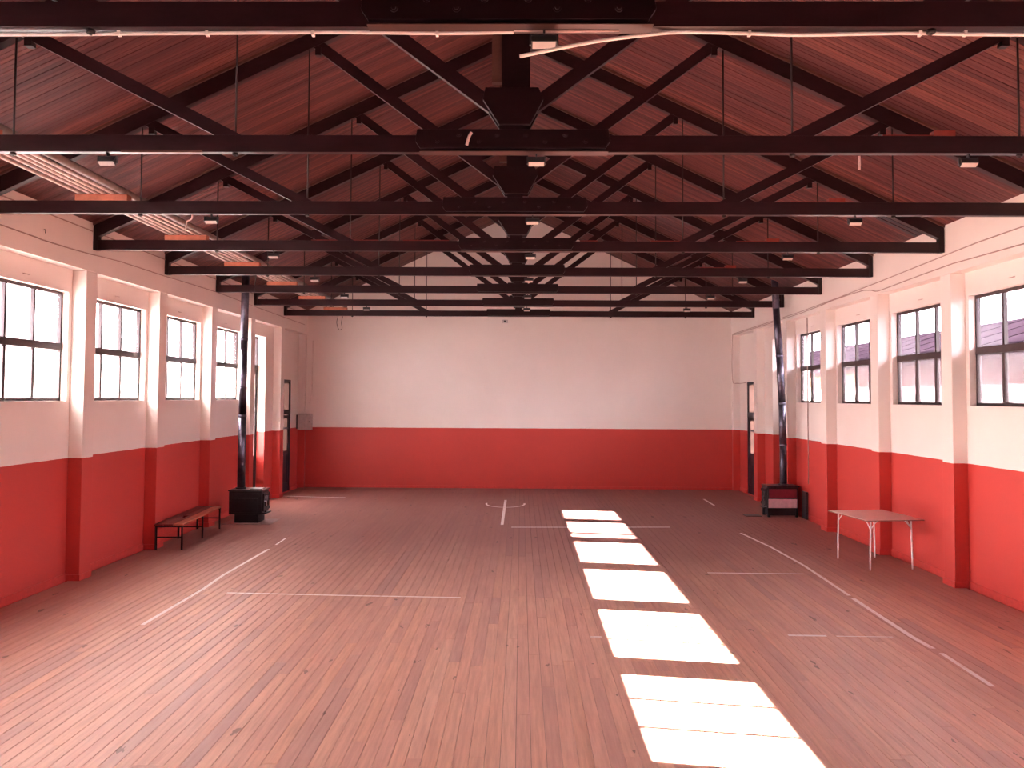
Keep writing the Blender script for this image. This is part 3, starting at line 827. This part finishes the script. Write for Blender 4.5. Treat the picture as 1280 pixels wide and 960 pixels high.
curve_tube('wall_cable', [(5.985, 20.2, 4.36), (5.98, 20.33, 4.2), (5.98, 20.33, 3.1), (6.1, 20.33, 2.98), (6.19, 19.72, 2.99)], 0.008, M_CABLE, 'cable dropping down the corner to the door past the red-banded stove', 'cable', 'cables clipped to the upper walls', n=6, sub=3)
curve_tube('wall_cable', [(6.19, 15.05, 4.30), (6.19, 15.05, 2.5), (6.19, 15.05, 0.75)], 0.010, M_CABLE, 'thin upright cable down the wall behind the red-banded stove', 'cable', 'cables clipped to the upper walls', n=6, sub=2)
curve_tube('white_cord', [(-5.83, 20.48, 4.14), (-5.835, 20.48, 3.4), (-5.84, 20.475, 2.75), (-5.86, 20.475, 2.5), (-5.91, 20.475, 2.36)], 0.016, M_PVC, 'white cord hanging on the end wall above the grey wall box', 'cord', n=8, sub=3)
for s, yy, zz, lab in ((-1, 7.95, 4.66, 'small dark hook on the bench side wall band'), (1, 9.2, 4.72, 'small dark hook on the table side wall band')):
    h = MB().tube([(s * 6.0, yy, zz), (s * 5.98, yy, zz), (s * 5.98, yy, zz - 0.045)], 0.006, 8).build('wall_hook', M_WIRE, None, (s * 6.0, yy, zz))
    tag(h, lab, 'hook')

# electrical box in the corner
e = empty('electrical_box', (-5.94, 20.36, 1.62), 'grey metal electrical box in the corner at the top of the red paint', 'electrical box')
MB().box(-0.20, 0.165, -0.20, 0.0, 0.0, 0.45).build('body', M_GREYMETAL, e, bevel=0.006)
MB().box(-0.175, 0.155, -0.222, -0.20, 0.012, 0.438).build('cover', M_GREYMETAL, e, bevel=0.004)
MB().tube([(0.13, -0.222, 0.23), (0.13, -0.24, 0.23)], 0.014, 8).build('latch', M_WIRE, e)
MB().box(-0.255, -0.20, -0.16, -0.02, 0.03, 0.42).build('dark_side_strip', M_LAMPGREY, e)  # dark strip beside the body on its outer side
e = empty('junction_box', (-0.39, 20.5, 4.66), 'small grey junction box high on the middle of the end wall', 'junction box')
MB().box(-0.09, 0.09, -0.07, 0.0, 0.0, 0.085).build('body', M_GREYMETAL, e, bevel=0.006)
MB().box(-0.03, 0.03, -0.08, -0.07, 0.02, 0.065).build('cover', M_LAMPGREY, e)

# ------------------------------------------------------------------ stoves
def stove(loc, face, label, banded):
    """box stove, firing door on the hall side (face = +1 towards +X); local x across, y depth"""
    e = empty('wood_stove', loc, label, 'stove', 'wood stoves')
    W, D = 0.66, 0.46 if not banded else 0.40
    MB().box(-W / 2 + 0.11, W / 2 - 0.07, 0.03, D - 0.03, 0.012, 0.185).build('pedestal', M_IRON, e, bevel=0.006) if not banded else None
    if banded:
        for lx in (-W / 2 + 0.005, W / 2 - 0.055):
            for ly in (0.0, D - 0.05):
                MB().box(lx, lx + 0.05, ly, ly + 0.05, 0.0, 0.19).build('leg', M_IRON, e)
        MB().box(-W / 2 + 0.05, W / 2 - 0.05, 0.06, D - 0.05, 0.03, 0.185).build('ash_pan', M_IRON, e)
    MB().box(-W / 2, W / 2, 0.0, D, 0.18, 0.645).build('body', M_IRON, e, bevel=0.012)
    MB().box(-W / 2 - 0.012, W / 2 + 0.025, -0.02, D + 0.02, 0.645, 0.672).build('top_plate', M_IRONTOP, e, bevel=0.006)
    if banded:
        MB().box(-W / 2 + 0.03, W / 2 - 0.035, -0.014, 0.0, 0.41, 0.605).build('side_panel', M_STOVE_RED, e, bevel=0.004)['label'] = 'dark red enamel side panel'
        MB().box(-W / 2 + 0.015, W / 2 - 0.03, -0.018, 0.0, 0.20, 0.39).build('side_panel', M_STOVE_WHITE, e, bevel=0.004)['label'] = 'pale pink enamel side panel'
    else:
        MB().box(-W / 2 + 0.06, W / 2 - 0.07, -0.014, 0.0, 0.22, 0.50).build('side_panel', M_IRON, e, bevel=0.006)
        MB().box(-W / 2 + 0.03, W / 2 - 0.04, -0.008, 0.0, 0.53, 0.60).build('side_panel', M_IRON, e, bevel=0.004)
    fx = face * W / 2
    d = MB().box(*sorted((fx, fx + face * 0.03)), 0.06, D - 0.06, 0.24, 0.60)
    door = d.build('fire_door', M_IRON, e, bevel=0.006)
    MB().box(*sorted((fx + face * 0.03, fx + face * 0.034)), 0.11, D - 0.11, 0.33, 0.55).build('door_glass', M_PANE_FAR, door)
    MB().tube([(fx + face * 0.03, 0.09, 0.44), (fx + face * 0.075, 0.09, 0.44), (fx + face * 0.08, 0.09, 0.34)], 0.010, 8).build('handle', M_STEEL if not banded else M_IRONTOP, door)
    for z in (0.285, 0.56):
        MB().tube([(fx + face * 0.035, D - 0.07, z - 0.03), (fx + face * 0.035, D - 0.07, z + 0.03)], 0.012, 8).build('hinge', M_IRONTOP, door)
    MB().box(*sorted((fx, fx + face * 0.07)), 0.05, D - 0.05, 0.185, 0.205).build('ash_lip', M_IRON, e)
    MB().tube([(fx + face * 0.0, D / 2, 0.215), (fx + face * 0.03, D / 2, 0.215)], 0.028, 10).build('air_knob', M_IRONTOP, e)
    return e
ls = stove((-5.45, 14.0, 0.0), 1, 'plain black iron stove beside the slatted bench', False)
rs_ = stove((5.755, 15.385, 0.0), -1, 'black stove with red and pale pink side bands', True)
MB().tube([(-0.17, 0.24, 0.672), (-0.17, 0.24, 0.70)], 0.105, 20).build('flue_collar', M_IRON, ls)
MB().tube([(0.075, 0.2, 0.672), (0.075, 0.2, 0.70)], 0.10, 20).build('flue_collar', M_IRON, rs_)
MB().box(0.06, 0.30, 0.10, 0.36, 0.672, 0.684).build('hot_plate', M_IRON, ls)

def flue(name, pts, r, label, joints):
    e = empty(name, pts[0], label, 'stove pipe', 'stove flues')
    o = pts[0]
    for k, (a, b) in enumerate(zip(pts, pts[1:])):
        MB().tube([a, b], [r, r * 0.985], 20).build('pipe_section', M_PIPE, e, o)
    for p in joints:
        MB().tube([(p[0], p[1], p[2] - 0.025), (p[0], p[1], p[2] - 0.02), (p[0], p[1], p[2] + 0.02), (p[0], p[1], p[2] + 0.025)], [r, r * 1.07, r * 1.07, r], 20).build('joint_ring', M_PIPE, e, o)
    return e
flue('stove_flue', [(-5.62, 14.24, 0.70), (-5.62, 14.24, 2.15), (-5.615, 14.24, 3.72), (-5.60, 14.24, 5.35)], 0.078,
     'straight dark steel flue rising from the plain black stove', [(-5.62, 14.24, 2.15), (-5.62, 14.24, 2.72), (-5.615, 14.24, 3.72)])
flue('stove_flue', [(5.83, 15.58, 0.70), (5.83, 15.58, 1.55), (5.815, 15.58, 2.45), (5.765, 15.58, 3.5), (5.70, 15.58, 4.55), (5.67, 15.58, 5.32)], 0.076,
     'leaning shiny steel flue rising from the red-banded stove', [(5.815, 15.58, 2.45), (5.765, 15.58, 3.5), (5.83, 15.58, 1.55)])
h = MB().box(-5.87, -4.9, 13.86, 14.58, 0.0, 0.012).build('hearth_plate', M_HEARTH, None, (-5.4, 14.2, 0), bevel=0.002)
tag(h, 'thin dark hearth plate under the plain black stove', 'hearth plate')
h = MB().box(4.98, 5.32, 15.46, 15.72, 0.0, 0.010).build('hearth_plate', M_IRON, None, (5.15, 15.6, 0), bevel=0.002)
tag(h, 'small black plate on the floor in front of the red-banded stove', 'hearth plate')

# ------------------------------------------------------------------ bench
e = empty('bench', (-5.835, 12.28, 0.0), 'slatted wooden bench on black angle-iron legs by the wall', 'bench', rz=math.radians(4.6))
Lb, Wb, Hb = 2.22, 0.47, 0.43
sw = [(-Wb / 2, -0.085), (-0.078, 0.072), (0.079, Wb / 2)]
for k, (a, b) in enumerate(sw):
    mt = M_BENCHLIGHT if k == 2 else M_BENCHDARK
    if k == 1:
        MB().box(a, b, -Lb / 2, -0.42, Hb - 0.028, Hb).build('slat', mt, e, bevel=0.004)
        MB().box(a, b, -0.14, Lb / 2, Hb - 0.028, Hb).build('slat', mt, e, bevel=0.004)
        MB().box(a + 0.095, b, -0.42, -0.14, Hb - 0.028, Hb).build('slat', mt, e)
    else:
        sl = MB().box(a, b, -Lb / 2, Lb / 2, Hb - 0.028, Hb).build('slat', mt, e, bevel=0.004)
        if k == 2: sl['label'] = 'paler orange front slat'
for yy in (-1.06, 0.02, 1.06):
    MB().box(-Wb / 2 + 0.01, Wb / 2 - 0.01, yy - 0.016, yy + 0.016, Hb - 0.055, Hb - 0.028).build('cross_bar', M_ANGLE, e)
    MB().box(-Wb / 2 + 0.02, Wb / 2 - 0.02, yy - 0.007, yy + 0.007, 0.20, 0.218).build('stretcher', M_ANGLE, e)
    for xx in (-Wb / 2 + 0.012, Wb / 2 - 0.042):
        MB().box(xx, xx + 0.03, yy - 0.004, yy + 0.004, 0, Hb - 0.028).box(xx if xx < 0 else xx + 0.022, xx + 0.008 if xx < 0 else xx + 0.03, yy - 0.02, yy + 0.004, 0, Hb - 0.028).build('leg', M_ANGLE, e)

# ------------------------------------------------------------------ folding table
e = empty('folding_table', (5.585, 10.50, 0.0), 'folding table with pale brown top and thin grey steel legs', 'table', rz=math.radians(8.0))
TW, TD, TH = 0.93, 1.08, 0.765
MB().box(-TW / 2, TW / 2, -TD / 2, TD / 2, TH - 0.018, TH).build('tabletop', M_TABLETOP, e, bevel=0.003)
MB().box(-TW / 2 - 0.002, TW / 2 + 0.002, -TD / 2 - 0.002, TD / 2 + 0.002, TH - 0.0165, TH - 0.004).build('edge_band', M_EDGE, e)
for sx, sy, bx, by in ((-1, -1, -0.335, -0.42), (1, -1, 0.345, -0.42), (-1, 1, -0.345, 0.47), (1, 1, 0.30, 0.545 - 0.06)):
    foot = (bx + sx * 0.0, by, 0.0)
    top = (bx - sx * 0.015, by, TH - 0.02)
    lg = MB().tube([foot, (bx, by, 0.03), top], [0.009, 0.0125, 0.0125], 10).build('leg', M_STEEL, e)
    fx, fy = bx - sx * 0.15, by
    MB().tube([(bx - sx * 0.005, by, TH - 0.17), (bx - sx * 0.06, by, TH - 0.09), (bx - sx * 0.13, by, TH - 0.022)], 0.007, 8).build('brace', M_STEEL, lg)
    MB().tube([(bx - sx * 0.003, by, TH - 0.15), (bx - sx * 0.012, by - sy * 0.07, TH - 0.09), (bx - sx * 0.012, by - sy * 0.14, TH - 0.022)], 0.007, 8).build('brace', M_STEEL, lg)

# ------------------------------------------------------------------ dark slab drawn for an unidentified mark by the stove
lb = MB().box(6.135, 6.175, 15.04, 15.30, 0.0, 0.58).build('dark_upright_slab', M_IRON, None, (6.155, 15.17, 0), bevel=0.004)
tag(lb, 'narrow dark slab upright at the wall behind the red-banded stove', 'board')
